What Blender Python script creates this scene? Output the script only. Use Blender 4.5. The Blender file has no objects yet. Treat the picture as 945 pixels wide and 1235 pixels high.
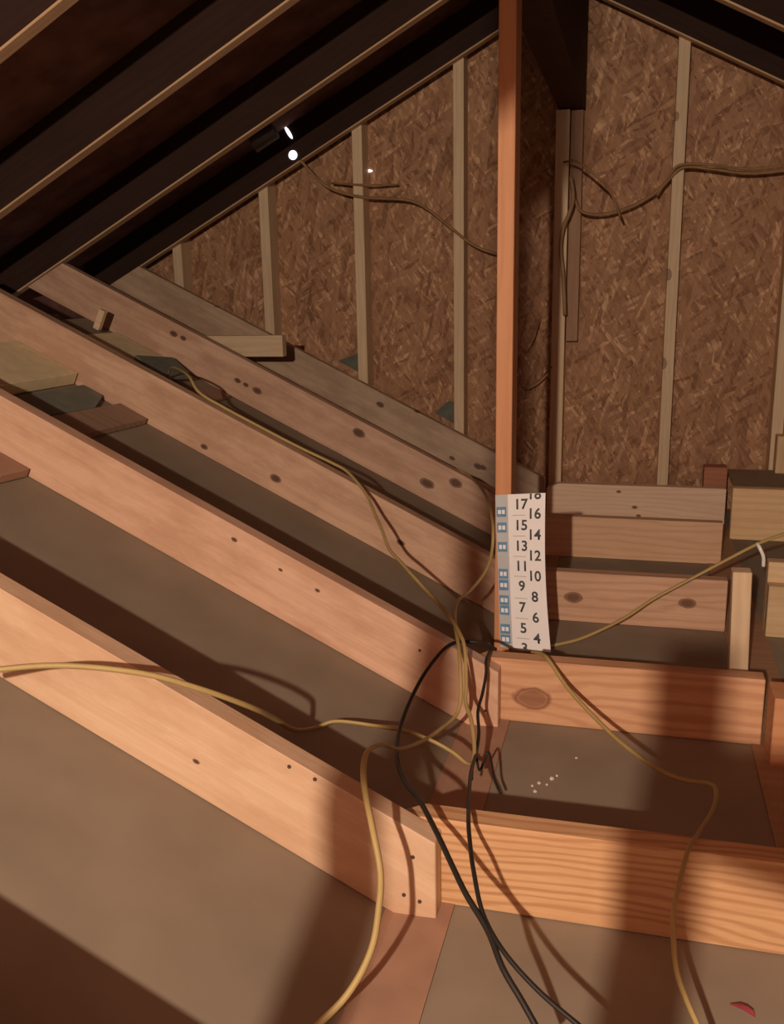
import bpy, bmesh, math, random
from mathutils import Vector, Matrix
random.seed(4)
scn = bpy.context.scene
col = scn.collection

# ------------------------------------------------------------ camera, light, exposure
cam_data = bpy.data.cameras.new('camera')
cam = bpy.data.objects.new('camera', cam_data); col.objects.link(cam)
PITCH, YAW, ROLL = (0.23750, 0.26275, -0.01981)
cp, sp, cy, sy = math.cos(PITCH), math.sin(PITCH), math.cos(YAW), math.sin(YAW)
fwd = Vector((-sy*cp, cy*cp, -sp)); right = Vector((cy, sy, 0)); up = right.cross(fwd)
cr, sr = math.cos(ROLL), math.sin(ROLL)
cx = right*cr + up*sr; cu = up*cr - right*sr
cam.matrix_world = Matrix(((cx.x, cu.x, -fwd.x, 0), (cx.y, cu.y, -fwd.y, 0), (cx.z, cu.z, -fwd.z, 0), (0, 0, 0, 1)))
cam_data.sensor_fit = 'HORIZONTAL'; cam_data.sensor_width = 36.0
cam_data.lens = 36.0*1101.02/945.0
cam_data.clip_start = 0.02
scn.camera = cam

world = bpy.data.worlds.new('world'); scn.world = world; world.use_nodes = True
world.node_tree.nodes['Background'].inputs['Color'].default_value = (1.0, 0.78, 0.68, 1)
world.node_tree.nodes['Background'].inputs['Strength'].default_value = 0.06

def lamp(name, loc, power, colour, radius):
    d = bpy.data.lights.new(name, 'POINT'); d.energy = power; d.color = colour; d.shadow_soft_size = radius
    o = bpy.data.objects.new(name, d); o.location = loc; col.objects.link(o); return o
# the bulb hanging under the ridge behind the photographer
lamp('bulb_light', (-0.225, -1.2, 0.43), 250.0, (1.0, 0.80, 0.62), 0.02)

vs = scn.view_settings
vs.view_transform = 'Standard'; vs.look = 'None'; vs.gamma = 1.0; vs.use_curve_mapping = False
vs.exposure = 0.12
# ------------------------------------------------------------ materials
def new_mat(name):
    m = bpy.data.materials.new(name); m.use_nodes = True
    nt = m.node_tree; b = nt.nodes['Principled BSDF']
    return m, nt, b
def N(nt, t, **kw):
    n = nt.nodes.new(t)
    for k, v in kw.items(): setattr(n, k, v)
    return n
def L(nt, a, b): nt.links.new(a, b)
def mathn(nt, op, a, b=None, c=None):
    n = N(nt, 'ShaderNodeMath', operation=op)
    for i, v in enumerate((a, b, c)):
        if v is None: continue
        if isinstance(v, (int, float)): n.inputs[i].default_value = v
        else: L(nt, v, n.inputs[i])
    return n.outputs[0]
def mixc(nt, fac, a, b, mode='MIX'):
    n = N(nt, 'ShaderNodeMix', data_type='RGBA', blend_type=mode)
    if isinstance(fac, (int, float)): n.inputs[0].default_value = fac
    else: L(nt, fac, n.inputs[0])
    for i, v in ((6, a), (7, b)):
        if isinstance(v, tuple): n.inputs[i].default_value = (*v, 1) if len(v) == 3 else v
        else: L(nt, v, n.inputs[i])
    return n.outputs[2]
def ramp(nt, fac, stops):
    n = N(nt, 'ShaderNodeValToRGB'); L(nt, fac, n.inputs[0])
    e = n.color_ramp.elements
    while len(e) < len(stops): e.new(0.5)
    for el, (p, c) in zip(e, stops): el.position = p; el.color = (*c, 1)
    return n.outputs[0]
def maprange(nt, v, a, b, c, d):
    n = N(nt, 'ShaderNodeMapRange'); L(nt, v, n.inputs[0])
    for i, x in enumerate((a, b, c, d)): n.inputs[i+1].default_value = x
    return n.outputs[0]

def wood(name, base, dark, grain=0.5, blotch=0.35, knots=(), rough=0.6, ring=42.0, spec=0.3, knotcol=(0.16, 0.07, 0.035), kcore=0.62):
    """sawn softwood; the board's long axis is local X, knots are (x, z, radius) on its face"""
    m, nt, b = new_mat(name)
    tc = N(nt, 'ShaderNodeTexCoord').outputs['Object']
    rnd = N(nt, 'ShaderNodeObjectInfo').outputs['Random']
    off = N(nt, 'ShaderNodeCombineXYZ'); L(nt, mathn(nt, 'MULTIPLY', rnd, 13.7), off.inputs[0]); L(nt, mathn(nt, 'MULTIPLY', rnd, 0.9), off.inputs[2])
    sep = N(nt, 'ShaderNodeSeparateXYZ'); L(nt, tc, sep.inputs[0])
    v = N(nt, 'ShaderNodeVectorMath', operation='ADD'); L(nt, tc, v.inputs[0]); L(nt, off.outputs[0], v.inputs[1])
    # low-frequency wander of the rings
    mp = N(nt, 'ShaderNodeMapping'); mp.inputs['Scale'].default_value = (1.6, 9.0, 9.0); L(nt, v.outputs[0], mp.inputs[0])
    n1 = N(nt, 'ShaderNodeTexNoise'); n1.inputs['Scale'].default_value = 1.0; n1.inputs['Detail'].default_value = 3; L(nt, mp.outputs[0], n1.inputs[0])
    s2 = N(nt, 'ShaderNodeSeparateXYZ'); L(nt, v.outputs[0], s2.inputs[0])
    zz = mathn(nt, 'ADD', s2.outputs[2], mathn(nt, 'MULTIPLY', s2.outputs[1], 0.7))
    zz = mathn(nt, 'ADD', zz, mathn(nt, 'MULTIPLY', n1.outputs[0], 0.10))
    kmask = None
    nk = N(nt, 'ShaderNodeTexNoise'); nk.inputs['Scale'].default_value = 28.0; nk.inputs['Detail'].default_value = 3; L(nt, v.outputs[0], nk.inputs[0])
    for (kx, kz, kr) in knots:
        dx = mathn(nt, 'MULTIPLY', mathn(nt, 'SUBTRACT', sep.outputs[0], kx), 0.62)
        dz = mathn(nt, 'SUBTRACT', sep.outputs[2], kz)
        d = mathn(nt, 'SQRT', mathn(nt, 'ADD', mathn(nt, 'MULTIPLY', dx, dx), mathn(nt, 'MULTIPLY', dz, dz)))
        d = mathn(nt, 'ADD', d, mathn(nt, 'MULTIPLY', mathn(nt, 'SUBTRACT', nk.outputs[0], 0.5), kr*0.75))
        k = maprange(nt, d, kr*0.75, kr*1.15, 1.0, 0.0)
        rimk = maprange(nt, mathn(nt, 'ABSOLUTE', mathn(nt, 'SUBTRACT', d, kr)), 0.0, kr*0.28, 1.0, 0.0)
        kk = mathn(nt, 'MAXIMUM', mathn(nt, 'MULTIPLY', k, kcore), mathn(nt, 'MULTIPLY', rimk, 0.9))
        kmask = kk if kmask is None else mathn(nt, 'MAXIMUM', kmask, kk)
        pull = mathn(nt, 'MULTIPLY', maprange(nt, d, kr*0.6, kr*4.0, 1.0, 0.0), kr*0.9)
        zz = mathn(nt, 'ADD', zz, mathn(nt, 'MULTIPLY', pull, mathn(nt, 'SIGN', dz)))
    w = mathn(nt, 'SINE', mathn(nt, 'MULTIPLY', zz, ring*6.2832))
    w = maprange(nt, w, -0.2, 1.0, 0.0, 1.0)
    # fine fibre
    mp2 = N(nt, 'ShaderNodeMapping'); mp2.inputs['Scale'].default_value = (5.0, 160.0, 160.0); L(nt, v.outputs[0], mp2.inputs[0])
    n2 = N(nt, 'ShaderNodeTexNoise'); n2.inputs['Scale'].default_value = 1.0; n2.inputs['Detail'].default_value = 2; L(nt, mp2.outputs[0], n2.inputs[0])
    # blotches
    mp3 = N(nt, 'ShaderNodeMapping'); mp3.inputs['Scale'].default_value = (5.0, 14.0, 14.0); L(nt, v.outputs[0], mp3.inputs[0])
    n3 = N(nt, 'ShaderNodeTexNoise'); n3.inputs['Scale'].default_value = 1.0; n3.inputs['Detail'].default_value = 6; n3.inputs['Roughness'].default_value = 0.65; L(nt, mp3.outputs[0], n3.inputs[0])
    g = mathn(nt, 'ADD', mathn(nt, 'MULTIPLY', w, grain), mathn(nt, 'MULTIPLY', maprange(nt, n2.outputs[0], 0.35, 0.7, 0, 1), 0.22))
    c = mixc(nt, g, base, dark)
    c = mixc(nt, mathn(nt, 'MULTIPLY', maprange(nt, n3.outputs[0], 0.43, 0.62, 0, 1), blotch), c, dark)
    hs = N(nt, 'ShaderNodeHueSaturation'); L(nt, maprange(nt, rnd, 0, 1, 0.9, 1.08), hs.inputs['Value']); L(nt, c, hs.inputs['Color']); c = hs.outputs[0]
    if kmask is not None: c = mixc(nt, kmask, c, knotcol)
    L(nt, c, b.inputs['Base Color'])
    b.inputs['Roughness'].default_value = rough; b.inputs['Specular IOR Level'].default_value = spec
    bp = N(nt, 'ShaderNodeBump'); bp.inputs['Strength'].default_value = 0.25; bp.inputs['Distance'].default_value = 0.002
    L(nt, mathn(nt, 'ADD', n2.outputs[0], mathn(nt, 'MULTIPLY', n3.outputs[0], 0.8)), bp.inputs['Height']); L(nt, bp.outputs[0], b.inputs['Normal'])
    return m

def plain(name, colr, rough=0.7, spec=0.3, metal=0.0, var=0.2, scale=25.0, bump=0.15):
    m, nt, b = new_mat(name)
    tc = N(nt, 'ShaderNodeTexCoord').outputs['Object']
    n = N(nt, 'ShaderNodeTexNoise'); n.inputs['Scale'].default_value = scale; n.inputs['Detail'].default_value = 5; L(nt, tc, n.inputs[0])
    d = tuple(x*(1-var) for x in colr); u = tuple(min(1, x*(1+var)) for x in colr)
    L(nt, ramp(nt, n.outputs[0], ((0.3, d), (0.7, u))), b.inputs['Base Color'])
    b.inputs['Roughness'].default_value = rough; b.inputs['Specular IOR Level'].default_value = spec; b.inputs['Metallic'].default_value = metal
    if bump:
        bp = N(nt, 'ShaderNodeBump'); bp.inputs['Strength'].default_value = bump; bp.inputs['Distance'].default_value = 0.002
        L(nt, n.outputs[0], bp.inputs['Height']); L(nt, bp.outputs[0], b.inputs['Normal'])
    return m

def osb_mat():
    m, nt, b = new_mat('oriented_strand_board')
    tc = N(nt, 'ShaderNodeTexCoord').outputs['Object']
    def flakes(rot, sc, seed):
        m0 = N(nt, 'ShaderNodeMapping'); m0.inputs['Rotation'].default_value = (0, rot, 0); L(nt, tc, m0.inputs[0])
        mp = N(nt, 'ShaderNodeMapping'); mp.inputs['Scale'].default_value = sc
        mp.inputs['Location'].default_value = (seed, 0, seed*1.7); L(nt, m0.outputs[0], mp.inputs[0])
        ns = N(nt, 'ShaderNodeTexNoise'); ns.inputs['Scale'].default_value = 1.5; L(nt, mp.outputs[0], ns.inputs[0])
        ad = N(nt, 'ShaderNodeVectorMath', operation='ADD'); L(nt, mp.outputs[0], ad.inputs[0]); L(nt, ns.outputs['Color'], ad.inputs[1])
        vo = N(nt, 'ShaderNodeTexVoronoi'); vo.inputs['Scale'].default_value = 1.0; L(nt, ad.outputs[0], vo.inputs['Vector'])
        s = N(nt, 'ShaderNodeSeparateColor'); L(nt, vo.outputs['Color'], s.inputs[0]); return s.outputs[0], s.outputs[1]
    a0, a1 = flakes(0.5, (14, 1, 70), 0.0)
    b0, b1 = flakes(-0.9, (15, 1, 75), 3.1)
    c0, c1 = flakes(1.35, (13, 1, 65), 7.7)
    d0, d1 = flakes(2.1, (24, 1, 120), 11.3)
    v = mathn(nt, 'ADD', mathn(nt, 'MULTIPLY', mathn(nt, 'GREATER_THAN', a1, 0.5), a0), mathn(nt, 'MULTIPLY', mathn(nt, 'LESS_THAN', a1, 0.5), b0))
    sel = mathn(nt, 'GREATER_THAN', c1, 0.6)
    v = mathn(nt, 'ADD', mathn(nt, 'MULTIPLY', sel, c0), mathn(nt, 'MULTIPLY', mathn(nt, 'SUBTRACT', 1.0, sel), v))
    v = mathn(nt, 'ADD', mathn(nt, 'MULTIPLY', v, 0.7), mathn(nt, 'MULTIPLY', d0, 0.3))
    big = N(nt, 'ShaderNodeTexNoise'); big.inputs['Scale'].default_value = 3.0; big.inputs['Detail'].default_value = 3; L(nt, tc, big.inputs[0])
    v = mathn(nt, 'ADD', v, mathn(nt, 'MULTIPLY', mathn(nt, 'SUBTRACT', big.outputs[0], 0.5), 0.35))
    c = ramp(nt, v, ((0.08, OSB[0]), (0.4, OSB[1]), (0.72, OSB[2]), (0.95, OSB[3])))
    L(nt, c, b.inputs['Base Color']); b.inputs['Roughness'].default_value = 0.65; b.inputs['Specular IOR Level'].default_value = 0.25
    bp = N(nt, 'ShaderNodeBump'); bp.inputs['Strength'].default_value = 0.5; bp.inputs['Distance'].default_value = 0.003
    L(nt, v, bp.inputs['Height']); L(nt, bp.outputs[0], b.inputs['Normal'])
    return m
OSB = ((0.22, 0.105, 0.056), (0.36, 0.19, 0.105), (0.43, 0.235, 0.132), (0.66, 0.41, 0.245))

PINK = ((0.60, 0.36, 0.235), (0.40, 0.20, 0.115))
GOLD = ((0.64, 0.385, 0.205), (0.40, 0.19, 0.085))
GREY = ((0.47, 0.33, 0.23), (0.29, 0.18, 0.115))
PALE = ((0.74, 0.56, 0.37), (0.52, 0.36, 0.22))
M_osb = osb_mat()
M_dry = plain('drywall_back_paper', (0.28, 0.225, 0.168), rough=0.9, spec=0.1, var=0.10, scale=7, bump=0.05)
M_stud = wood('pale_stud_wood', *PALE, grain=0.25, blotch=0.25)
M_roof = wood('shade_toned_roof_wood', (0.040, 0.021, 0.016), (0.028, 0.014, 0.011), grain=0.3, rough=0.85, spec=0.1)  # shade on the rafter faces is put into this dark colour
M_beam = wood('dark_ridge_wood', (0.10, 0.05, 0.032), (0.06, 0.03, 0.02), grain=0.3, rough=0.8, spec=0.1)
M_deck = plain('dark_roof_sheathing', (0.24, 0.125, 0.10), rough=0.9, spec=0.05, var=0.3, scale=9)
M_strip = wood('lit_edge_wood', (0.62, 0.41, 0.24), (0.44, 0.26, 0.14), grain=0.3)  # light on the rafter undersides is put into this paler colour
M_post = wood('orange_post_wood', (0.60, 0.29, 0.145), (0.46, 0.19, 0.085), grain=0.3, blotch=0.2)
M_kraft = plain('reddish_backing_board', (0.38, 0.225, 0.155), rough=0.85, spec=0.1, var=0.12, scale=12)
M_brownboard = wood('brown_cleat_wood', (0.36, 0.21, 0.125), (0.25, 0.135, 0.075), grain=0.3)
M_yel = plain('yellow_cable_sheath', (0.41, 0.295, 0.115), rough=0.5, spec=0.4, var=0.06, bump=0)
M_blk = plain('black_cable_sheath', (0.022, 0.018, 0.015), rough=0.45, spec=0.4, var=0.1, bump=0)
M_brn = plain('dusty_brown_cable_sheath', (0.30, 0.17, 0.08), rough=0.55, spec=0.3, var=0.15, bump=0)
M_white = plain('white_cable_sheath', (0.85, 0.83, 0.78), rough=0.25, spec=0.6, var=0.02, bump=0)
M_card = plain('white_card', (0.86, 0.84, 0.85), rough=0.6, spec=0.25, var=0.02, scale=8, bump=0)
M_cardside = plain('pale_blue_grey_print', (0.50, 0.52, 0.54), rough=0.6, var=0.03, bump=0)
M_blue = plain('blue_print', (0.13, 0.27, 0.45), rough=0.6, var=0.12, scale=60, bump=0)
M_ink = plain('dark_grey_ink', (0.075, 0.085, 0.10), rough=0.6, var=0.05, bump=0)
M_rule = plain('faint_grey_print', (0.50, 0.46, 0.42), rough=0.6, var=0.05, bump=0)
M_nail = plain('rusty_nail', (0.09, 0.05, 0.035), rough=0.5, var=0.2, bump=0)
M_tape = plain('grey_green_drywall_scrap', (0.20, 0.205, 0.165), rough=0.9, var=0.12, spec=0.1)
M_cream = plain('cream_scrap_face', (0.80, 0.67, 0.42), rough=0.8, var=0.08, spec=0.15)
M_redscrap = plain('red_plastic_scrap', (0.24, 0.035, 0.05), rough=0.5, var=0.1, bump=0)
M_crumb = plain('white_gypsum_crumbs', (0.7, 0.63, 0.55), rough=0.9, var=0.1, bump=0)
M_zinc = plain('galvanised_vent_metal', (0.20, 0.21, 0.24), rough=0.45, metal=0.6, var=0.15)
def sky_mat():
    m, nt, b = new_mat('daylight_through_gap')
    b.inputs['Emission Color'].default_value = (0.93, 0.96, 1.0, 1); b.inputs['Emission Strength'].default_value = 1.4
    b.inputs['Base Color'].default_value = (0.9, 0.9, 0.9, 1)
    return m
M_sky = sky_mat()

# ------------------------------------------------------------ helpers
def link(name, me, mat, parent=None):
    o = bpy.data.objects.new(name, me); col.objects.link(o)
    if mat: me.materials.append(mat)
    if parent is not None: o.parent = parent
    return o
def tag(o, label=None, cat=None, group=None, kind=None):
    if label: o['label'] = label
    if cat: o['category'] = cat
    if group: o['group'] = group
    if kind: o['kind'] = kind
    return o
def extrude(pts, y0, y1, bev=0.0015):
    """bmesh prism: outline in XZ, from y0 to y1"""
    bm = bmesh.new()
    a = [bm.verts.new((x, y0, z)) for x, z in pts]; c = [bm.verts.new((x, y1, z)) for x, z in pts]
    n = len(pts)
    bm.faces.new(a); bm.faces.new(c[::-1])
    for i in range(n): bm.faces.new((a[i], c[i], c[(i+1) % n], a[(i+1) % n]))
    bmesh.ops.recalc_face_normals(bm, faces=bm.faces)
    if bev: bmesh.ops.bevel(bm, geom=bm.edges[:], offset=bev, segments=1, affect='EDGES', profile=0.5)
    return bm
def to_obj(name, bm, mat, parent=None, smooth=False):
    me = bpy.data.meshes.new(name); bm.to_mesh(me); bm.free()
    if smooth:
        for p in me.polygons: p.use_smooth = True
    return link(name, me, mat, parent)
def board(name, pts, y0, y1, mat, parent=None, theta=0.0, origin=None, bev=0.0015):
    """prism from a world XZ outline; the object's own X axis is turned by theta about Y to run along the board"""
    ox = sum(p[0] for p in pts)/len(pts); oz = sum(p[1] for p in pts)/len(pts)
    if origin: ox, oz = origin
    yc = (y0+y1)/2
    c, s = math.cos(theta), math.sin(theta)
    loc = [((x-ox)*c-(z-oz)*s, (x-ox)*s+(z-oz)*c) for x, z in pts]
    o = to_obj(name, extrude(loc, y0-yc, y1-yc, bev), mat, parent)
    o.location = (ox, yc, oz); o.rotation_euler = (0, theta, 0)
    return o
def local_of(o_origin, theta, x, z):
    dx, dz = x-o_origin[0], z-o_origin[1]; c, s = math.cos(theta), math.sin(theta)
    return dx*c-dz*s, dx*s+dz*c
def rect(x0, x1, z0, z1): return [(x0, z0), (x1, z0), (x1, z1), (x0, z1)]
def catmull(P, sub=6):
    P = [Vector(p) for p in P]; out = []
    for i in range(len(P)-1):
        p0 = P[i-1] if i else P[i]*2-P[i+1]; p1, p2 = P[i], P[i+1]; p3 = P[i+2] if i+2 < len(P) else P[i+1]*2-P[i]
        for k in range(sub):
            t = k/sub
            out.append(0.5*((2*p1)+(p2-p0)*t+(2*p0-5*p1+4*p2-p3)*t*t+(3*p1-p0-3*p2+p3)*t**3))
    out.append(P[-1]); return out
def tube(name, P, r, mat, parent=None, seg=8, sub=6, flat=1.0):
    pts = catmull(P, sub); bm = bmesh.new(); rings = []; o0 = pts[0].copy()
    u = None
    for i, p in enumerate(pts):
        t = (pts[min(i+1, len(pts)-1)]-pts[max(i-1, 0)]).normalized()
        if u is None: u = t.orthogonal().normalized()
        u = (u-t*u.dot(t)).normalized(); v = t.cross(u)
        rings.append([bm.verts.new(p-o0+u*r*math.cos(2*math.pi*k/seg)+v*r*flat*math.sin(2*math.pi*k/seg)) for k in range(seg)])
    for a, c in zip(rings, rings[1:]):
        for k in range(seg): bm.faces.new((a[k], a[(k+1) % seg], c[(k+1) % seg], c[k]))
    bm.faces.new(rings[0][::-1]); bm.faces.new(rings[-1])
    o = to_obj(name, bm, mat, parent, smooth=True); o.location = o0
    return o
def disc(name, c, r, h, mat, parent, axis='Y'):
    bm = bmesh.new(); bmesh.ops.create_cone(bm, cap_ends=True, segments=10, radius1=r, radius2=r*0.8, depth=h)
    if axis == 'Y': bmesh.ops.rotate(bm, verts=bm.verts, matrix=Matrix.Rotation(math.pi/2, 3, 'X'))
    o = to_obj(name, bm, mat)
    o.parent = parent
    o.matrix_parent_inverse = Matrix.Identity(4)
    pm = Matrix.Translation(parent.location) @ parent.rotation_euler.to_matrix().to_4x4()
    o.matrix_basis = pm.inverted() @ Matrix.Translation(c)
    return o
def child_world(o, parent):
    """parent o while keeping the place it was built at"""
    pm = Matrix.Translation(parent.location) @ parent.rotation_euler.to_matrix().to_4x4()
    om = Matrix.Translation(o.location) @ o.rotation_euler.to_matrix().to_4x4()
    o.parent = parent; o.matrix_basis = pm.inverted() @ om
    return o

# ------------------------------------------------------------ measurements (metres; camera at the origin)
JT, JB = -0.733, -0.870             # tops and bottoms of the flat joists
SLOPE = 0.5; TH = math.atan(SLOPE); HV = 0.153
XK = -0.2726                        # where the sloped tops meet the flat tops
XKB = XK-(JB-(JT-HV))/SLOPE         # same for the bottoms
AX, AZ, MR = -0.2815, 1.049, 0.519  # roof: line under the rafters
GY = 3.674                          # front of the gable studs
def roof_z(x): return AZ-MR*abs(x-AX)
def stop(x): return JT-SLOPE*(x-XK)
def sbot(x): return JB-SLOPE*(x-XKB)

# ------------------------------------------------------------ the setting
floor = board('floor', rect(XKB, 1.7, JB-0.0135, JB-0.001), -2.0, 3.76, M_dry, bev=0)
tag(floor, kind='structure', label='grey paper back of the flat ceiling drywall under the joists')
xl = -1.9
sp_ = board('sloped_panel', [(XKB, JB-0.001), (XKB, JB-0.0135), (xl, sbot(xl)-0.0145), (xl, sbot(xl)-0.001)], -2.0, 3.76, M_dry, theta=0, bev=0)
child_world(sp_, floor); sp_['label'] = 'drywall panel rising to the left behind the sloped joists'
ks = board('backing_strip', [(-0.318, sbot(-0.318)-0.001), (-0.316, sbot(-0.316)+0.0025), (XKB, JB+0.0025), (-0.223, JB+0.0025), (-0.223, JB-0.001), (XKB, JB-0.0012)], -0.6, 3.7, M_kraft, bev=0)
child_world(ks, floor); ks['label'] = 'reddish backing strip along the bend of the drywall'
pl = board('top_plate', rect(0.245, 0.345, JB-0.001, JB+0.003), 1.2, 3.7, M_brownboard, bev=0)
child_world(pl, floor); pl['label'] = 'brown wall plate showing below the gap in the joists'

wall = board('wall_back', [(-2.35, -0.95), (1.75, -0.95), (1.75, roof_z(1.75)+0.19), (AX, AZ+0.19), (-2.35, roof_z(-2.35)+0.19)], 3.764, 3.780, M_osb, bev=0, origin=(0, 0))
tag(wall, kind='structure', label='gable end wall of flaky orange brown strand board')
wl = board('wall_left', rect(-2.40, -2.36, -0.95, 0.2), -2.0, 3.78, M_deck, bev=0); tag(wl, kind='structure', label='dark eave wall at the low left edge of the roof')
RH = 0.157
def slab(x0, x1, o0, o1):
    return [(x0, roof_z(x0)+o0), (x1, roof_z(x1)+o0), (x1, roof_z(x1)+o1), (x0, roof_z(x0)+o1)]
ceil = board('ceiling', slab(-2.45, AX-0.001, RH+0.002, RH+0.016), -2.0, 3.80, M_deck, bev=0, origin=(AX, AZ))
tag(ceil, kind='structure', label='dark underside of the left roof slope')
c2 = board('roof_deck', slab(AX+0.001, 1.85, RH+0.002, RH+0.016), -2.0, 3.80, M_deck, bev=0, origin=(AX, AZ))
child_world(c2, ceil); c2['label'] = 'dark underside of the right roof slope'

# ridge beam
rb = board('ridge_beam', rect(-0.322, -0.226, 0.645, 1.03), -2.0, 3.755, M_beam)
tag(rb, 'deep dark ridge beam running under the roof peak to the gable wall', 'beam')

# rafters
TR = math.atan(MR)
def rafter(y, side, label):
    if side == 'L': x0, x1 = -2.34, -0.324
    else: x0, x1 = -0.224, 1.75
    th = -TR if side == 'L' else TR
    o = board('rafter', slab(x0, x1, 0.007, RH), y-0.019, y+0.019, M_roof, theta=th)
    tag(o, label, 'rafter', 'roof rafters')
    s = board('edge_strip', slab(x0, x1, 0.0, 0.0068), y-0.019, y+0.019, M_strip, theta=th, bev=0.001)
    child_world(s, o); s['label'] = 'lower edge of the rafter, coloured paler to look lit'
    return o
rafter(1.84, 'L', 'dark left rafter nearest the camera, crossing the top left corner of the photo')
rafter(2.45, 'L', 'dark left rafter with a wide pale edge, second from the top left corner')
rafter(3.07, 'L', 'dark left rafter with thin pale edge just in front of the gable')
rafter(3.654, 'L', 'left rafter against the gable, capping the strand board left of the post')
rafter(3.09, 'R', 'dark right rafter with pale edge crossing the top right corner')
rafter(3.654, 'R', 'right rafter against the gable, capping the strand board right of the post')
rafter(2.45, 'R', 'dark right rafter beyond the top right corner')

# gable studs
stud_info = [(0, 'shortest pale gable stud at the far left behind the sloped joists'),
    (1, 'short pale gable stud above the small board end, second from the left'),
    (2, 'pale gable stud crossed by the drooping brown cable near its top, third from the left'),
    (3, 'long pale gable stud next to the left side of the orange post'),
    (4, 'gable stud in the shadow just right of the orange post'),
    (5, 'long pale gable stud with small knots in the middle of the right wall section'),
    (6, 'pale gable stud cut by the right edge of the photo')]
for k, lab in stud_info:
    x = -1.914+0.406*k - (0.013 if k == 4 else 0.0)
    w = 0.0205 if k != 4 else 0.025
    zt = min(roof_z(x-w), roof_z(x+w))+0.12
    if k == 4: zt = 0.64
    pts = [(x-w, JB), (x+w, JB), (x+w, zt), (x-w, zt)]
    m = M_stud if k != 5 else wood('pale_knotty_stud', *PALE, grain=0.25, blotch=0.25, knots=[(0.0, 0.018, 0.012), (-0.33, 0.02, 0.012), (0.55, 0.017, 0.009), (-0.95, -0.01, 0.01)])
    o = board('wall_stud', [(z, -xx) for xx, z in pts], GY, 3.7635, m)  # built lying down so grain follows local X
    # stand it up: local X -> world Z
    o.rotation_euler = (0, -math.pi/2, 0); zc = (JB+zt)/2; o.location = (x, (GY+3.7635)/2, zc)
    tag(o, lab, 'stud', 'gable wall studs')
o = board('hanging_cleat', [(z, -x) for x, z in rect(-0.281, -0.236, -0.205, 0.64)], 3.70, 3.7635, M_brownboard)
o.rotation_euler = (0, -math.pi/2, 0); o.location = (-0.2525, 3.732, 0.2175)
tag(o, 'brown cleat board hanging under the ridge beam beside the shadowed stud', 'board')

# king post
o = board('king_post', [(z, -x) for x, z in rect(-0.3115, -0.2740, JB, 0.645)], 2.10, 2.189, M_post)
o.rotation_euler = (0, -math.pi/2, 0); o.location = (-0.2925, 2.1445, (JB+0.645)/2)
tag(o, 'orange vertical post carrying the ridge beam, numbered card fixed at its foot', 'post')
king = o

# ------------------------------------------------------------ flat joists
JY = [1.136, 1.736, 2.353, 2.966, 3.490]
JX1 = [0.95, 0.262, 0.247, 0.285, 0.338]
tones = [GOLD, ((0.62, 0.36, 0.21), (0.42, 0.20, 0.10)), ((0.66, 0.42, 0.28), (0.45, 0.24, 0.15)), ((0.66, 0.43, 0.275), (0.48, 0.28, 0.16)), ((0.86, 0.64, 0.47), (0.66, 0.44, 0.30))]
jk = [[], [(-0.177, -0.816, 0.021), (0.02, -0.98, 0.02)], [(-0.138, -0.803, 0.013), (0.152, -0.797, 0.012)], [], [(-0.046, -0.757, 0.005), (0.014, -0.815, 0.006), (0.03, -0.848, 0.005)]]
jl = ['nearest flat joist, golden striped 2x6 across the lower right', 'second flat joist with one big oval knot, below the numbered card',
      'third flat joist with two round knots, right of the numbered card', 'fourth flat joist, plain warm board under the greyer one', 'farthest flat joist, greyish board at the foot of the gable']
jrings = [70, 45, 40, 45, 50]; jgr = [0.62, 0.5, 0.4, 0.35, 0.35]
joists = []
for i in range(5):
    x0, x1 = -0.318, JX1[i]
    oc = ((x0+x1)/2, (JT+JB)/2)
    m = wood('flat_joist_wood', *tones[i], grain=jgr[i], blotch=0.25, ring=jrings[i], knots=[(kx-oc[0], kz-oc[1], kr) for kx, kz, kr in jk[i]], kcore=0.72 if i == 1 else 0.9, knotcol=(0.20, 0.075, 0.04) if i == 1 else (0.13, 0.055, 0.03))
    pts = [(x0, JB), (x1, JB), (x1, JT), (XK, JT), (x0, JT-0.02)]
    o = board('flat_joist', pts, JY[i]+0.0005, JY[i]+0.038, m, origin=oc)
    tag(o, jl[i], 'joist', 'flat ceiling joists'); joists.append(o)

# ------------------------------------------------------------ sloped joists
sk = [[(-0.60, -0.665, 0.003)],
      [(-0.80, -0.50, 0.004), (-0.62, -0.60, 0.0035), (-0.70, -0.56, 0.003)],
      [(-0.955, -0.499, 0.009), (-1.165, -0.415, 0.006), (-0.60, -0.665, 0.007)],
      [(-0.897, -0.464, 0.012), (-1.26, -0.325, 0.010), (-0.664, -0.63, 0.014), (-0.565, -0.625, 0.013), (-1.33, -0.29, 0.007), (-1.56, -0.13, 0.008), (-1.525, -0.145, 0.007), (-1.30, -0.305, 0.006)],
      [(-1.643, -0.042, 0.006), (-0.968, -0.433, 0.009), (-0.681, -0.639, 0.007), (-0.58, -0.668, 0.010), (-0.56, -0.672, 0.008), (-0.82, -0.455, 0.007)]]
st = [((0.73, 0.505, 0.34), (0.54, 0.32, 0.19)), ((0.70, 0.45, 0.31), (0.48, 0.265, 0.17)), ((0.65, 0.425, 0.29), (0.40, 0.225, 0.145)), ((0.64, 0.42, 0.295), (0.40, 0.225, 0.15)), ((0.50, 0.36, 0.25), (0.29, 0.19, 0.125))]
slab_l = ['nearest sloped joist, bright tan 2x6 crossing the lower left', 'second sloped joist, long pinkish 2x6 ending at the nailed lap left of the big knot',
          'third sloped joist, pinkish brown with a dark knot near its lower edge', 'fourth sloped joist with several dark knots, its top end cut in front of the rafter', 'farthest sloped joist, greyish with dark knots against the strand board']
ROFF = 0.052
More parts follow.
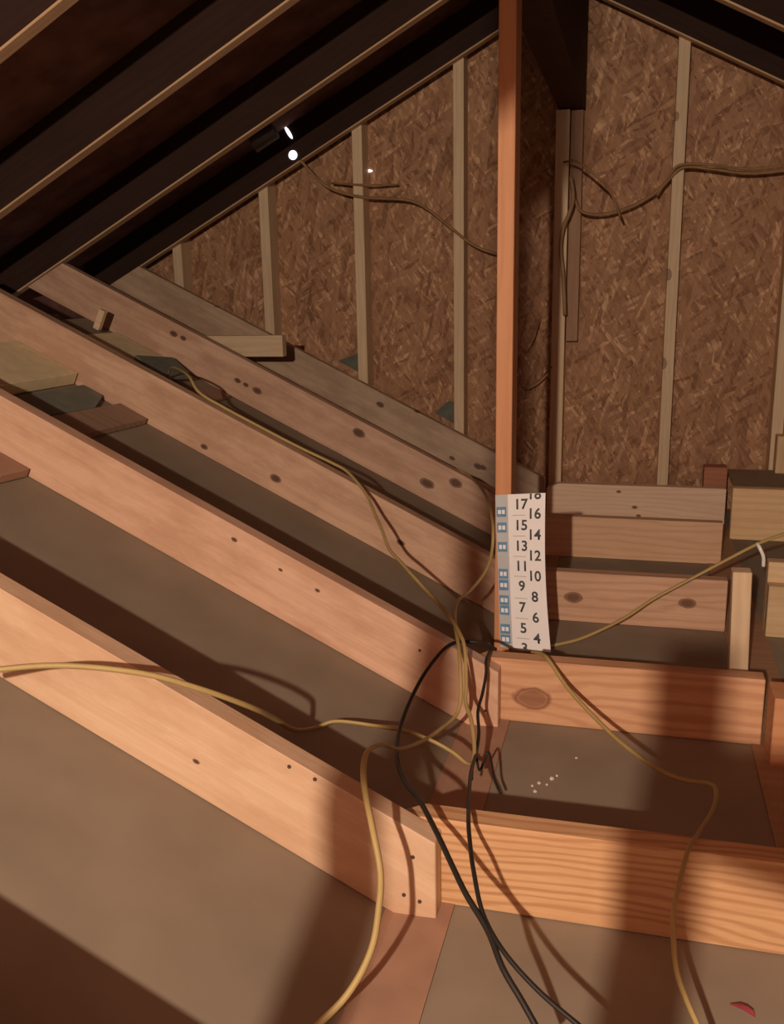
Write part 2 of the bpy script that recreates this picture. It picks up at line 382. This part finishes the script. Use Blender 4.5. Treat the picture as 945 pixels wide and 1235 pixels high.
nailpos = [[(-0.289, -0.836), (-0.266, -0.843), (-0.275, -0.773), (-0.416, -0.67), (-0.454, -0.655)], [(-0.303, -0.838), (-0.269, -0.834), (-0.404, -0.714)], [], [], []]
sj = []
for i in range(5):
    xe = -0.2425 if i < 2 else (-0.236 if i == 2 else -0.322)
    # top line meets the roof cut; solve stop(x) = roof_z(x)-ROFF
    f = lambda g: next(x for x in [-2.4+0.001*k for k in range(1200)] if g(x) <= roof_z(x)-ROFF)
    xt, xb = f(stop), f(sbot)
    pts = [(xt, stop(xt)), (xb, sbot(xb)), *([(XKB, JB), (xe, JB+0.002)] if xe > XKB else [(xe, sbot(xe))]), (xe, stop(xe))]
    oc = ((xt+xe)/2, (stop(xt)+JB)/2)
    kn = [(*local_of(oc, TH, kx, kz), kr) for kx, kz, kr in sk[i]]
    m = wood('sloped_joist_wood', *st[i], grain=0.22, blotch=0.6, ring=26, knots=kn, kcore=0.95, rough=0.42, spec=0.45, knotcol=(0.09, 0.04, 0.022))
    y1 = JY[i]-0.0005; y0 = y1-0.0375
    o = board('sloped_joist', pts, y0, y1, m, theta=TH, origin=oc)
    tag(o, slab_l[i], 'joist', 'sloped ceiling joists'); sj.append(o)
    for (nx, nz) in nailpos[i]:
        disc('nail', (nx, y0-0.0006, nz), 0.0033, 0.002, M_nail, o)
# the next sloped joist toward the camera, below the frame: its shadow falls on the drywall at lower left
y1 = 0.555
o = board('sloped_joist', pts, y1-0.038, y1, m, theta=TH, origin=oc)
tag(o, 'sloped joist just below the lower left corner, seen only by its shadow', 'joist', 'sloped ceiling joists')

# ------------------------------------------------------------ right-hand framing
def rboard(name, x0, x1, y0, y1, z0, z1, mat, label, cat='board', group=None):
    return tag(board(name, rect(x0, x1, z0, z1), y0, y1, mat), label, cat, group)
M_g1 = wood('golden_header_wood', (0.90, 0.64, 0.36), (0.70, 0.44, 0.22), grain=0.35, ring=35)
M_g2 = wood('cream_joist_wood', (0.70, 0.52, 0.31), (0.52, 0.34, 0.18), grain=0.3)
rboard('doubled_joist', 0.268, 0.95, 1.655, 1.7345, JB, JT, M_post, 'thick reddish joist end right of the big knotted joist, cut by the photo edge', 'joist')
rboard('joist_end', 0.343, 0.95, 2.340, 2.378, JB, JT-0.003, M_g2, 'cream joist end at the right edge, in front of a taller cream board', 'joist')
rboard('sistered_board', 0.343, 0.95, 2.3785, 2.4165, JB, -0.684, M_g2, 'taller cream board fastened behind the cream joist end at the right edge')
rboard('header_board', 0.340, 0.95, 3.290, 3.328, JB, -0.687, M_g1, 'golden header board at the right edge below the gable', 'board')
rboard('plywood_shelf', 0.350, 0.95, 3.330, 3.66, -0.702, -0.689, plain('grey_brown_plywood', (0.30, 0.215, 0.15), rough=0.85, var=0.12), 'grey brown sheet lying behind the golden header board', 'sheet')
rboard('wood_block', 0.262, 0.345, 3.570, 3.640, JB, -0.668, wood('red_block_wood', (0.45, 0.19, 0.11), (0.35, 0.13, 0.07)), 'small reddish block peeking over the farthest flat joist', 'block')
o = board('upright_cleat', [(z, -x) for x, z in rect(0.2185, 0.2565, JB+0.003, -0.585)], 1.955, 1.993, M_stud)
o.rotation_euler = (0, -math.pi/2-0.03, 0); o.location = (0.235, 1.96, (JB+0.005-0.585)/2)
tag(o, 'short pale upright cleat standing at the right ends of the flat joists', 'board')
o = board('stud_block', [(z, -x) for x, z in rect(0.500, 0.56, -0.69, -0.55)], 3.60, 3.665, M_g2)
o.rotation_euler = (0, -math.pi/2, 0); o.location = (0.545, 3.632, -0.62)
tag(o, 'small cream block at the foot of the rightmost gable stud', 'block')

# ------------------------------------------------------------ scraps lying between the sloped joists
def scrap(name, outline, lift, thick, mat, label, cat='scrap', edge_mat=None):
    """thin piece lying on the sloped drywall; outline in (x, y)"""
    cx_ = sum(p[0] for p in outline)/len(outline); cy_ = sum(p[1] for p in outline)/len(outline)
    bm = bmesh.new(); z0 = sbot(cx_)+0.0015
    c, s = math.cos(TH), math.sin(TH)
    a = [bm.verts.new(((x-cx_)/c, y-cy_, lift)) for x, y in outline]; b = [bm.verts.new(((x-cx_)/c, y-cy_, lift+thick)) for x, y in outline]
    n = len(outline); bm.faces.new(a[::-1]); bm.faces.new(b)
    for i in range(n): bm.faces.new((a[i], a[(i+1) % n], b[(i+1) % n], b[i]))
    bmesh.ops.recalc_face_normals(bm, faces=bm.faces)
    bmesh.ops.bevel(bm, geom=bm.edges[:], offset=0.001, segments=1, affect='EDGES')
    o = to_obj(name, bm, mat); o.location = (cx_, cy_, z0); o.rotation_euler = (0, TH, 0)
    return tag(o, label, cat)
scrap('board_scrap', [(-1.74, 1.80), (-1.555, 1.80), (-1.555, 2.305), (-1.74, 2.305)], 0.002, 0.035, M_cream, 'cream board scrap lying across between the second and third sloped joists')
scrap('drywall_scrap', [(-1.53, 1.85), (-1.45, 1.80), (-1.43, 2.20), (-1.47, 2.305), (-1.53, 2.305)], 0.002, 0.013, M_tape, 'grey green drywall scrap beside the cream board scrap')
scrap('board_scrap', [(-1.435, 1.80), (-1.345, 1.80), (-1.335, 2.30), (-1.42, 2.305)], 0.001, 0.018, wood('dull_pink_scrap', (0.36, 0.24, 0.17), (0.26, 0.15, 0.10)), 'dull pink board scrap bridging the bay in front of the third sloped joist')
scrap('board_scrap', [(-1.77, 2.40), (-1.60, 2.36), (-1.575, 2.88), (-1.76, 2.88)], 0.004, 0.018, M_cream, 'yellowish board scrap lying between the third and fourth sloped joists')
scrap('drywall_scrap', [(-1.60, 2.70), (-1.47, 2.62), (-1.45, 2.80), (-1.56, 2.88)], 0.026, 0.012, M_tape, 'dark grey green scrap right of the yellowish board scrap')
scrap('board_scrap', [(-1.41, 2.45), (-1.345, 2.45), (-1.345, 2.88), (-1.41, 2.88)], 0.001, 0.012, M_kraft, 'dark reddish scrap bridging the bay in front of the fourth sloped joist')
scrap('board_scrap', [(-1.50, 1.56), (-1.285, 1.60), (-1.28, 1.69), (-1.50, 1.69)], 0.001, 0.02, M_kraft, 'reddish scrap under the second sloped joist at the left edge')
scrap('wood_scrap', [(-1.803, 2.80), (-1.783, 2.80), (-1.783, 2.82), (-1.803, 2.82)], 0.020, 0.07, M_stud, 'small pale upright scrap behind the third sloped joist at upper left')
scrap('drywall_scrap', [(-1.93, 2.45), (-1.83, 2.42), (-1.83, 2.70), (-1.90, 2.75)], 0.004, 0.014, M_tape, 'grey scrap lying in the dark gap at the upper left')
o = board('short_plank', rect(-1.60, -1.262, -0.228, -0.150), 3.19, 3.228, M_stud)
tag(o, 'short pale plank set level between the fourth and farthest sloped joists', 'board')
for pts, lab in (([(-1.23, -0.285), (-1.10, -0.35), (-1.10, -0.25), (-1.13, -0.25)], 'dark green scrap at the foot of the third gable stud'),
                 ([(-0.81, -0.50), (-0.718, -0.55), (-0.718, -0.455), (-0.76, -0.455)], 'dark green scrap at the foot of the stud left of the post')):
    o = board('sheathing_scrap', pts, 3.735, 3.750, plain('dark_green_scrap', (0.13, 0.14, 0.115), rough=0.9), bev=0.001)
    tag(o, lab, 'scrap')

# crumbs and a red scrap on the flat drywall
bm = bmesh.new()
for x, y, r in ((-0.139, 1.502, .004), (-0.118, 1.522, .005), (-0.143, 1.472, .004), (-0.125, 1.50, .003), (-0.08, 1.609, .003), (-0.15, 1.49, .003), (-0.11, 1.535, .003)):
    bmesh.ops.create_icosphere(bm, subdivisions=1, radius=r, matrix=Matrix.Translation((x+0.13, y-1.5, r*0.4)) @ Matrix.Diagonal((1, 1.3, 0.6, 1)))
o = to_obj('gypsum_crumbs', bm, M_crumb); o.location = (-0.13, 1.5, JB)
tag(o, 'white gypsum crumbs scattered on the drywall behind the nearest flat joist', 'crumbs', kind='stuff')
bm = bmesh.new()
vs_ = [bm.verts.new(p) for p in ((-0.014, 0.007, 0), (0.0, 0.002, 0), (0.014, -0.008, 0), (0.012, -0.003, 0.004), (-0.002, 0.006, 0.004), (0.006, 0.000, 0.006))]
for f in ((0, 1, 5, 4), (1, 2, 3, 5), (4, 5, 3)): bm.faces.new([vs_[i] for i in f])
g = bmesh.ops.extrude_face_region(bm, geom=bm.faces[:]); bmesh.ops.translate(bm, vec=(0, 0, 0.0015), verts=[v for v in g['geom'] if isinstance(v, bmesh.types.BMVert)])
bmesh.ops.recalc_face_normals(bm, faces=bm.faces)
o = to_obj('red_scrap', bm, M_redscrap); o.location = (0.159, 1.023, JB)
tag(o, 'small red scrap on the drywall at the lower right', 'scrap')

# ------------------------------------------------------------ cables
MAIN = [(-1.425, 2.62, -0.243), (-1.371, 2.55, -0.214), (-1.245, 2.4, -0.222), (-1.187, 2.35, -0.266), (-1.116, 2.345, -0.305), (-1.014, 2.345, -0.356), (-0.894, 2.345, -0.414), (-0.797, 2.34, -0.455), (-0.744, 2.32, -0.477), (-0.672, 2.24, -0.516), (-0.626, 2.16, -0.549), (-0.592, 2.1, -0.571), (-0.555, 2.03, -0.6), (-0.509, 1.97, -0.615), (-0.467, 1.91, -0.626), (-0.395, 1.82, -0.649), (-0.359, 1.77, -0.659), (-0.325, 1.71, -0.672), (-0.304, 1.66, -0.686), (-0.29, 1.6, -0.734), (-0.286, 1.57, -0.756), (-0.266, 1.52, -0.77), (-0.25, 1.46, -0.795), (-0.252, 1.42, -0.801), (-0.28, 1.41, -0.776), (-0.315, 1.41, -0.759), (-0.363, 1.42, -0.751), (-0.427, 1.43, -0.752), (-0.493, 1.42, -0.746), (-0.522, 1.39, -0.747), (-0.521, 1.29, -0.701), (-0.518, 1.2, -0.636), (-0.521, 1.12, -0.579), (-0.566, 1.06, -0.529), (-0.629, 1.02, -0.495), (-0.715, 0.98, -0.475), (-0.786, 0.94, -0.47), (-0.855, 0.9, -0.474)]
LOOP = [(-0.904, 3.02, -0.501), (-0.78, 3.0, -0.515), (-0.633, 2.99, -0.575), (-0.54, 2.947, -0.593), (-0.476, 2.8, -0.594), (-0.406, 2.5, -0.551), (-0.35, 2.25, -0.53), (-0.318, 2.11, -0.548), (-0.312, 2.06, -0.6), (-0.318, 2.0, -0.633), (-0.338, 1.93, -0.655), (-0.357, 1.86, -0.662), (-0.343, 1.76, -0.67), (-0.317, 1.665, -0.686), (-0.301, 1.6, -0.718), (-0.294, 1.56, -0.752), (-0.299, 1.53, -0.769), (-0.311, 1.48, -0.767), (-0.325, 1.4, -0.752), (-0.335, 1.27, -0.703), (-0.34, 1.18, -0.65), (-0.338, 1.1, -0.619), (-0.329, 1.05, -0.62), (-0.314, 1.01, -0.631), (-0.293, 0.97, -0.657), (-0.278, 0.945, -0.691), (-0.273, 0.92, -0.718), (-0.274, 0.885, -0.755), (-0.294, 0.85, -0.792), (-0.332, 0.815, -0.824)]
BLK = [(-0.257, 1.76, -0.724), (-0.288, 1.74, -0.704), (-0.315, 1.73, -0.7), (-0.327, 1.7, -0.69), (-0.347, 1.66, -0.693), (-0.366, 1.57, -0.709), (-0.372, 1.47, -0.725), (-0.364, 1.37, -0.729), (-0.341, 1.27, -0.721), (-0.308, 1.19, -0.712), (-0.273, 1.13, -0.701), (-0.247, 1.08, -0.696), (-0.224, 1.04, -0.699), (-0.199, 1.0, -0.709), (-0.175, 0.965, -0.721), (-0.143, 0.93, -0.739), (-0.12, 0.895, -0.758), (-0.094, 0.87, -0.777), (-0.063, 0.84, -0.802)]
BLK2 = [(-0.267, 1.76, -0.721), (-0.266, 1.69, -0.72), (-0.262, 1.665, -0.737), (-0.263, 1.63, -0.762), (-0.264, 1.58, -0.779), (-0.252, 1.52, -0.792), (-0.247, 1.46, -0.8), (-0.234, 1.33, -0.77), (-0.2, 1.12, -0.712), (-0.185, 1.05, -0.71), (-0.172, 1.0, -0.711), (-0.152, 0.95, -0.732), (-0.122, 0.91, -0.747), (-0.079, 0.88, -0.766), (-0.031, 0.855, -0.781), (0.007, 0.84, -0.794)]
TAIL = [(-0.244, 1.4, -0.818), (-0.249, 1.44, -0.809), (-0.247, 1.46, -0.808), (-0.241, 1.46, -0.833), (-0.235, 1.48, -0.824), (-0.229, 1.49, -0.812), (-0.218, 1.46, -0.822), (-0.208, 1.43, -0.833), (-0.195, 1.4, -0.837)]
R1 = [(-0.218, 2.17, -0.893), (-0.178, 2.16, -0.868), (-0.104, 2.2, -0.856), (-0.009, 2.25, -0.817), (0.066, 2.29, -0.771), (0.158, 2.31, -0.716), (0.243, 2.31, -0.659), (0.306, 2.3, -0.615), (0.357, 2.28, -0.584), (0.448, 2.25, -0.527)]
R2 = [(-0.189, 1.8, -0.739), (-0.162, 1.75, -0.722), (-0.143, 1.71, -0.719), (-0.098, 1.65, -0.751), (-0.033, 1.57, -0.777), (0.012, 1.5, -0.78), (0.064, 1.43, -0.778), (0.103, 1.39, -0.769), (0.134, 1.36, -0.754), (0.142, 1.32, -0.741), (0.134, 1.26, -0.737), (0.107, 1.17, -0.726), (0.091, 1.11, -0.713), (0.077, 1.04, -0.719), (0.07, 1.0, -0.735), (0.073, 0.96, -0.77), (0.083, 0.93, -0.785), (0.096, 0.905, -0.799), (0.115, 0.87, -0.819)]
G1 = [(-1.313, 3.6, 0.507), (-1.251, 3.64, 0.432), (-1.186, 3.65, 0.392), (-1.068, 3.655, 0.362), (-0.9, 3.66, 0.346), (-0.817, 3.66, 0.309), (-0.734, 3.655, 0.244), (-0.636, 3.655, 0.169), (-0.539, 3.66, 0.132), (-0.446, 3.68, 0.124)]
G1b = [(-1.219, 3.7, 0.427), (-1.068, 3.66, 0.409), (-0.948, 3.72, 0.41)]
G2 = [(-0.26, 3.64, 0.365), (-0.236, 3.63, 0.289), (-0.196, 3.64, 0.265), (-0.121, 3.65, 0.266), (-0.033, 3.655, 0.292), (0.053, 3.655, 0.343), (0.108, 3.655, 0.401), (0.15, 3.655, 0.415), (0.236, 3.66, 0.403), (0.35, 3.66, 0.384), (0.472, 3.655, 0.388), (0.592, 3.655, 0.407)]
G2b = [(0.045, 3.66, 0.321), (0.083, 3.648, 0.381), (0.121, 3.643, 0.421), (0.235, 3.65, 0.416), (0.348, 3.65, 0.397), (0.47, 3.645, 0.401), (0.588, 3.64, 0.419)]
G3 = [(-0.289, 3.6, 0.446), (-0.246, 3.5, 0.437), (-0.201, 3.44, 0.406), (-0.16, 3.42, 0.371), (-0.117, 3.45, 0.326), (-0.078, 3.5, 0.239)]
G4 = [(-0.264, 3.6, 0.398), (-0.253, 3.6, 0.323), (-0.267, 3.61, 0.266), (-0.288, 3.62, 0.217), (-0.296, 3.63, 0.143), (-0.284, 3.63, 0.036), (-0.275, 3.63, -0.103)]
G5 = [(-0.456, 3.5, -0.25), (-0.431, 3.55, -0.232), (-0.399, 3.6, -0.188), (-0.377, 3.68, -0.119)]
G6 = [(-0.455, 3.5, -0.313), (-0.436, 3.5, -0.353), (-0.41, 3.55, -0.368), (-0.367, 3.62, -0.349), (-0.322, 3.65, -0.3)]
WH = [(0.300, 2.285, -0.612), (0.305, 2.272, -0.620), (0.314, 2.270, -0.640), (0.316, 2.272, -0.665)]
def cable(name, P, r, mat, label, flat=1.0):
    return tag(tube(name, P, r, mat, flat=flat), label, 'cable', 'loose electric cables' if name == 'electric_cable' else None)
cable('electric_cable', MAIN, 0.0041, M_yel, 'yellow cable running down the third sloped joist, then left over the nearest one', flat=0.75)
cable('electric_cable', LOOP, 0.0042, M_yel, 'yellow cable looping beside the post foot and drooping over the nearest sloped joist', flat=0.75)
cable('electric_cable', BLK, 0.0038, M_blk, 'black cable arching out left from the post foot, then down to the lower edge')
cable('electric_cable', BLK2, 0.0031, M_blk, 'black cable hanging nearly straight over the nearest flat joist')
cable('electric_cable', TAIL, 0.0022, M_blk, 'short thin kinked dark wire tail below the big knotted joist')
cable('electric_cable', R1, 0.0042, M_yel, 'yellow cable rising from the numbered card to the right edge', flat=0.75)
cable('electric_cable', R2, 0.0040, M_yel, 'yellow cable trailing from the numbered card through the dark shadow at lower right', flat=0.75)
cable('electric_cable', G1, 0.0060, M_brn, 'brown cable drooping across the gable wall left of the post', flat=0.8)
cable('electric_cable', G1b, 0.0040, M_brn, 'short straight cable crossing the third gable stud')
cable('electric_cable', G2, 0.0060, M_brn, 'lower of two brown cables across the gable wall right of the post', flat=0.8)
cable('electric_cable', G2b, 0.0055, M_brn, 'upper of two brown cables across the gable wall right of the post', flat=0.8)
cable('electric_cable', G3, 0.0045, M_brn, 'pale cable end sticking out from the bundle beside the ridge cleat')
cable('electric_cable', G4, 0.0075, M_brn, 'cable bundle running down the shadowed gable stud')
cable('electric_cable', G5, 0.0030, M_brn, 'thin wire bit in the post shadow, upper')
cable('electric_cable', G6, 0.0030, M_brn, 'thin curled wire in the post shadow, lower')
cable('white_wire', WH, 0.0045, M_white, 'short shiny white wire hooked over the yellow cable at right')

# ------------------------------------------------------------ numbered card
CARD_CORNERS = [(-0.3098, 2.092, -0.4722), (-0.1928, 2.092, -0.4628), (-0.2903, 2.06, -0.8398), (-0.1686, 2.05, -0.835)]
TL, TRc, BL, BR = Vector(CARD_CORNERS[0]), Vector(CARD_CORNERS[1]), Vector(CARD_CORNERS[2]), Vector(CARD_CORNERS[3])
BL.z = JB+0.003 if BL.z < JB+0.003 else BL.z
def cardP(u, v, off=0.0):
    p = (TL*(1-u)+TRc*u)*(1-v)+(BL*(1-u)+BR*u)*v
    bow = 0.006*math.sin(math.pi*v)*(u-0.3)
    return Vector((p.x - 0.010*u*math.sin(math.pi*v)**1.0*0.6, p.y-bow-off, p.z-0.004*u*u*v))
C0 = cardP(0.5, 1.0)
def card_patch(name, u0, u1, v0, v1, off, mat, parent, nu=4, nv=20, thick=0.0006):
    bm = bmesh.new(); F = []; B = []
    for j in range(nv+1):
        F.append([bm.verts.new(cardP(u0+(u1-u0)*i/nu, v0+(v1-v0)*j/nv, off)-C0) for i in range(nu+1)])
    for j in range(nv):
        for i in range(nu): bm.faces.new((F[j][i], F[j+1][i], F[j+1][i+1], F[j][i+1]))
    g = bmesh.ops.extrude_face_region(bm, geom=bm.faces[:])
    bmesh.ops.translate(bm, vec=(0, thick, 0), verts=[v for v in g['geom'] if isinstance(v, bmesh.types.BMVert)])
    bmesh.ops.recalc_face_normals(bm, faces=bm.faces)
    return to_obj(name, bm, mat, parent)
root = bpy.data.objects.new('depth_card', None); col.objects.link(root); root.location = C0
tag(root, 'white numbered depth card with blue labels fixed to the foot of the orange post', 'card')
sheet = card_patch('card_sheet', 0, 1, 0, 1, 0.0, M_card, root, 10, 40, 0.0009)
card_patch('side_band', 0.0, 0.25, 0.0, 1.0, 0.0006, M_cardside, root, 3, 40, 0.0005)['label'] = 'pale blue grey margin'
def vrow(y): return (y-170.0)/895.0
for y0, y1 in ((240, 297), (330, 388), (443, 500), (600, 658), (664, 726), (756, 812), (816, 872), (926, 984), (990, 1042)):
    bl = card_patch('blue_label', 0.015, 0.215, vrow(y0), vrow(y1), 0.0012, M_blue, root, 3, 4, 0.0005)
    ym = (y0+y1)/2
    for u in (0.045, 0.125):
        bar = card_patch('white_mark', u, u+0.06, vrow(ym-12), vrow(ym+12), 0.0018, M_card, bl, 1, 1, 0.0005)
for y in (290, 408, 525, 640, 768, 885, 1003):
    card_patch('faint_line', 0.34, 0.60, vrow(y-2), vrow(y+2), 0.0010, M_rule, root, 4, 1, 0.0005)
dg_objs = []
def numeral(txt, u, y, clip=None):
    cu = bpy.data.curves.new('numeral', 'FONT'); cu.body = txt; cu.align_x = 'CENTER'; cu.align_y = 'CENTER'; cu.size = 1.0; cu.resolution_u = 4; cu.offset = 0.02
    o = bpy.data.objects.new('numeral_source', cu); col.objects.link(o)
    dg_objs.append((o, txt, u, y, clip))
for t, u, y in (('17', .51, 230), ('15', .51, 349), ('13', .51, 467), ('11', .51, 583), ('9', .50, 698), ('7', .49, 822), ('5', .49, 944), ('3', .49, 1062),
                ('18', .78, 176), ('16', .78, 285), ('14', .78, 403), ('12', .78, 521), ('10', .77, 637), ('8', .76, 756), ('6', .75, 876), ('4', .75, 998)):
    numeral(t, u, y)
bpy.context.view_layer.update()
dg = bpy.context.evaluated_depsgraph_get()
for o, t, u, y, clip in dg_objs:
    me = bpy.data.meshes.new_from_object(o.evaluated_get(dg))
    bm = bmesh.new(); bm.from_mesh(me)
    K = 0.0245/0.70                      # cap height of the printed figures in metres
    wv = K/0.385; wu = K/0.119
    v0 = vrow(y)
    for v in bm.verts:
        uu = u+v.co.x*wu*0.95; vv = v0-v.co.y*wv
        vv = min(max(vv, 0.001), 0.999)
        v.co = cardP(uu, vv, 0.0012)-C0
    g = bmesh.ops.extrude_face_region(bm, geom=bm.faces[:])
    bmesh.ops.translate(bm, vec=(0, 0.0006, 0), verts=[v for v in g['geom'] if isinstance(v, bmesh.types.BMVert)])
    bmesh.ops.recalc_face_normals(bm, faces=bm.faces)
    bpy.data.meshes.remove(me)
    to_obj('numeral', bm, M_ink, root)
for o, *_ in dg_objs:
    cu = o.data; bpy.data.objects.remove(o); bpy.data.curves.remove(cu)

# ------------------------------------------------------------ vent and daylight gaps at the far left under the roof
bm = bmesh.new(); bmesh.ops.create_cone(bm, cap_ends=True, segments=20, radius1=0.034, radius2=0.03, depth=0.10)
o = to_obj('vent_pipe', bm, M_zinc, smooth=False); o.location = (-1.40, 3.45, 0.575); o.rotation_euler = (0.1, 1.1, 0.2)
tag(o, 'dim grey vent duct stub under the dark roof near the gable', 'vent')
GAP_CENTRES = [(-1.355, 3.632, 0.532), (-1.369, 3.632, 0.616), (-1.082, 3.761, 0.474)]
def gap(c, w, h, rot, label):
    bm = bmesh.new(); bmesh.ops.create_cone(bm, cap_ends=True, segments=14, radius1=0.5, radius2=0.5, depth=0.004)
    bmesh.ops.scale(bm, verts=bm.verts, vec=(w, h, 1)); bmesh.ops.rotate(bm, verts=bm.verts, matrix=Matrix.Rotation(math.pi/2, 3, 'X'))
    o = to_obj('daylight_gap', bm, M_sky); o.location = c; o.rotation_euler = (0, rot, 0)
    tag(o, label, 'gap')
gap(GAP_CENTRES[0], 0.036, 0.036, 0, 'round bright daylight hole low under the dark roof')
gap(GAP_CENTRES[1], 0.014, 0.055, -0.55, 'narrow slanting bright daylight gap above the round hole')
gap(GAP_CENTRES[2], 0.036, 0.010, 0.05, 'short level bright gap in the strand board right of the third stud')

# ------------------------------------------------------------ behind the camera: boards added as blockers, shaped to throw shadow bands into view
o = board('added_shadow_board', rect(-0.118, -0.066, JB+0.001, 0.012), -0.10, -0.08, M_stud)
tag(o, 'added narrow upright shadow caster right behind the camera', 'board')
o = board('added_shadow_rail', [(-0.065, -0.125), (0.03, -0.155), (0.30, -0.22), (0.30, -0.065), (-0.065, -0.065)], -0.10, -0.08, M_stud); tag(o, 'added level shadow caster beside the upright one behind the camera', 'board')
o = board('added_shadow_cutout', [(-0.314, JB+0.002), (-0.266, JB+0.002), (-0.272, -0.128), (-0.264, 0.017), (-0.266, 0.395), (-0.228, 0.425), (-0.228, 0.90), (-0.300, 0.90), (-0.294, 0.017), (-0.314, -0.128)], -0.10, -0.08, M_stud)
tag(o, 'added shadow caster behind the camera on the left, shaped to shade the post', 'board')
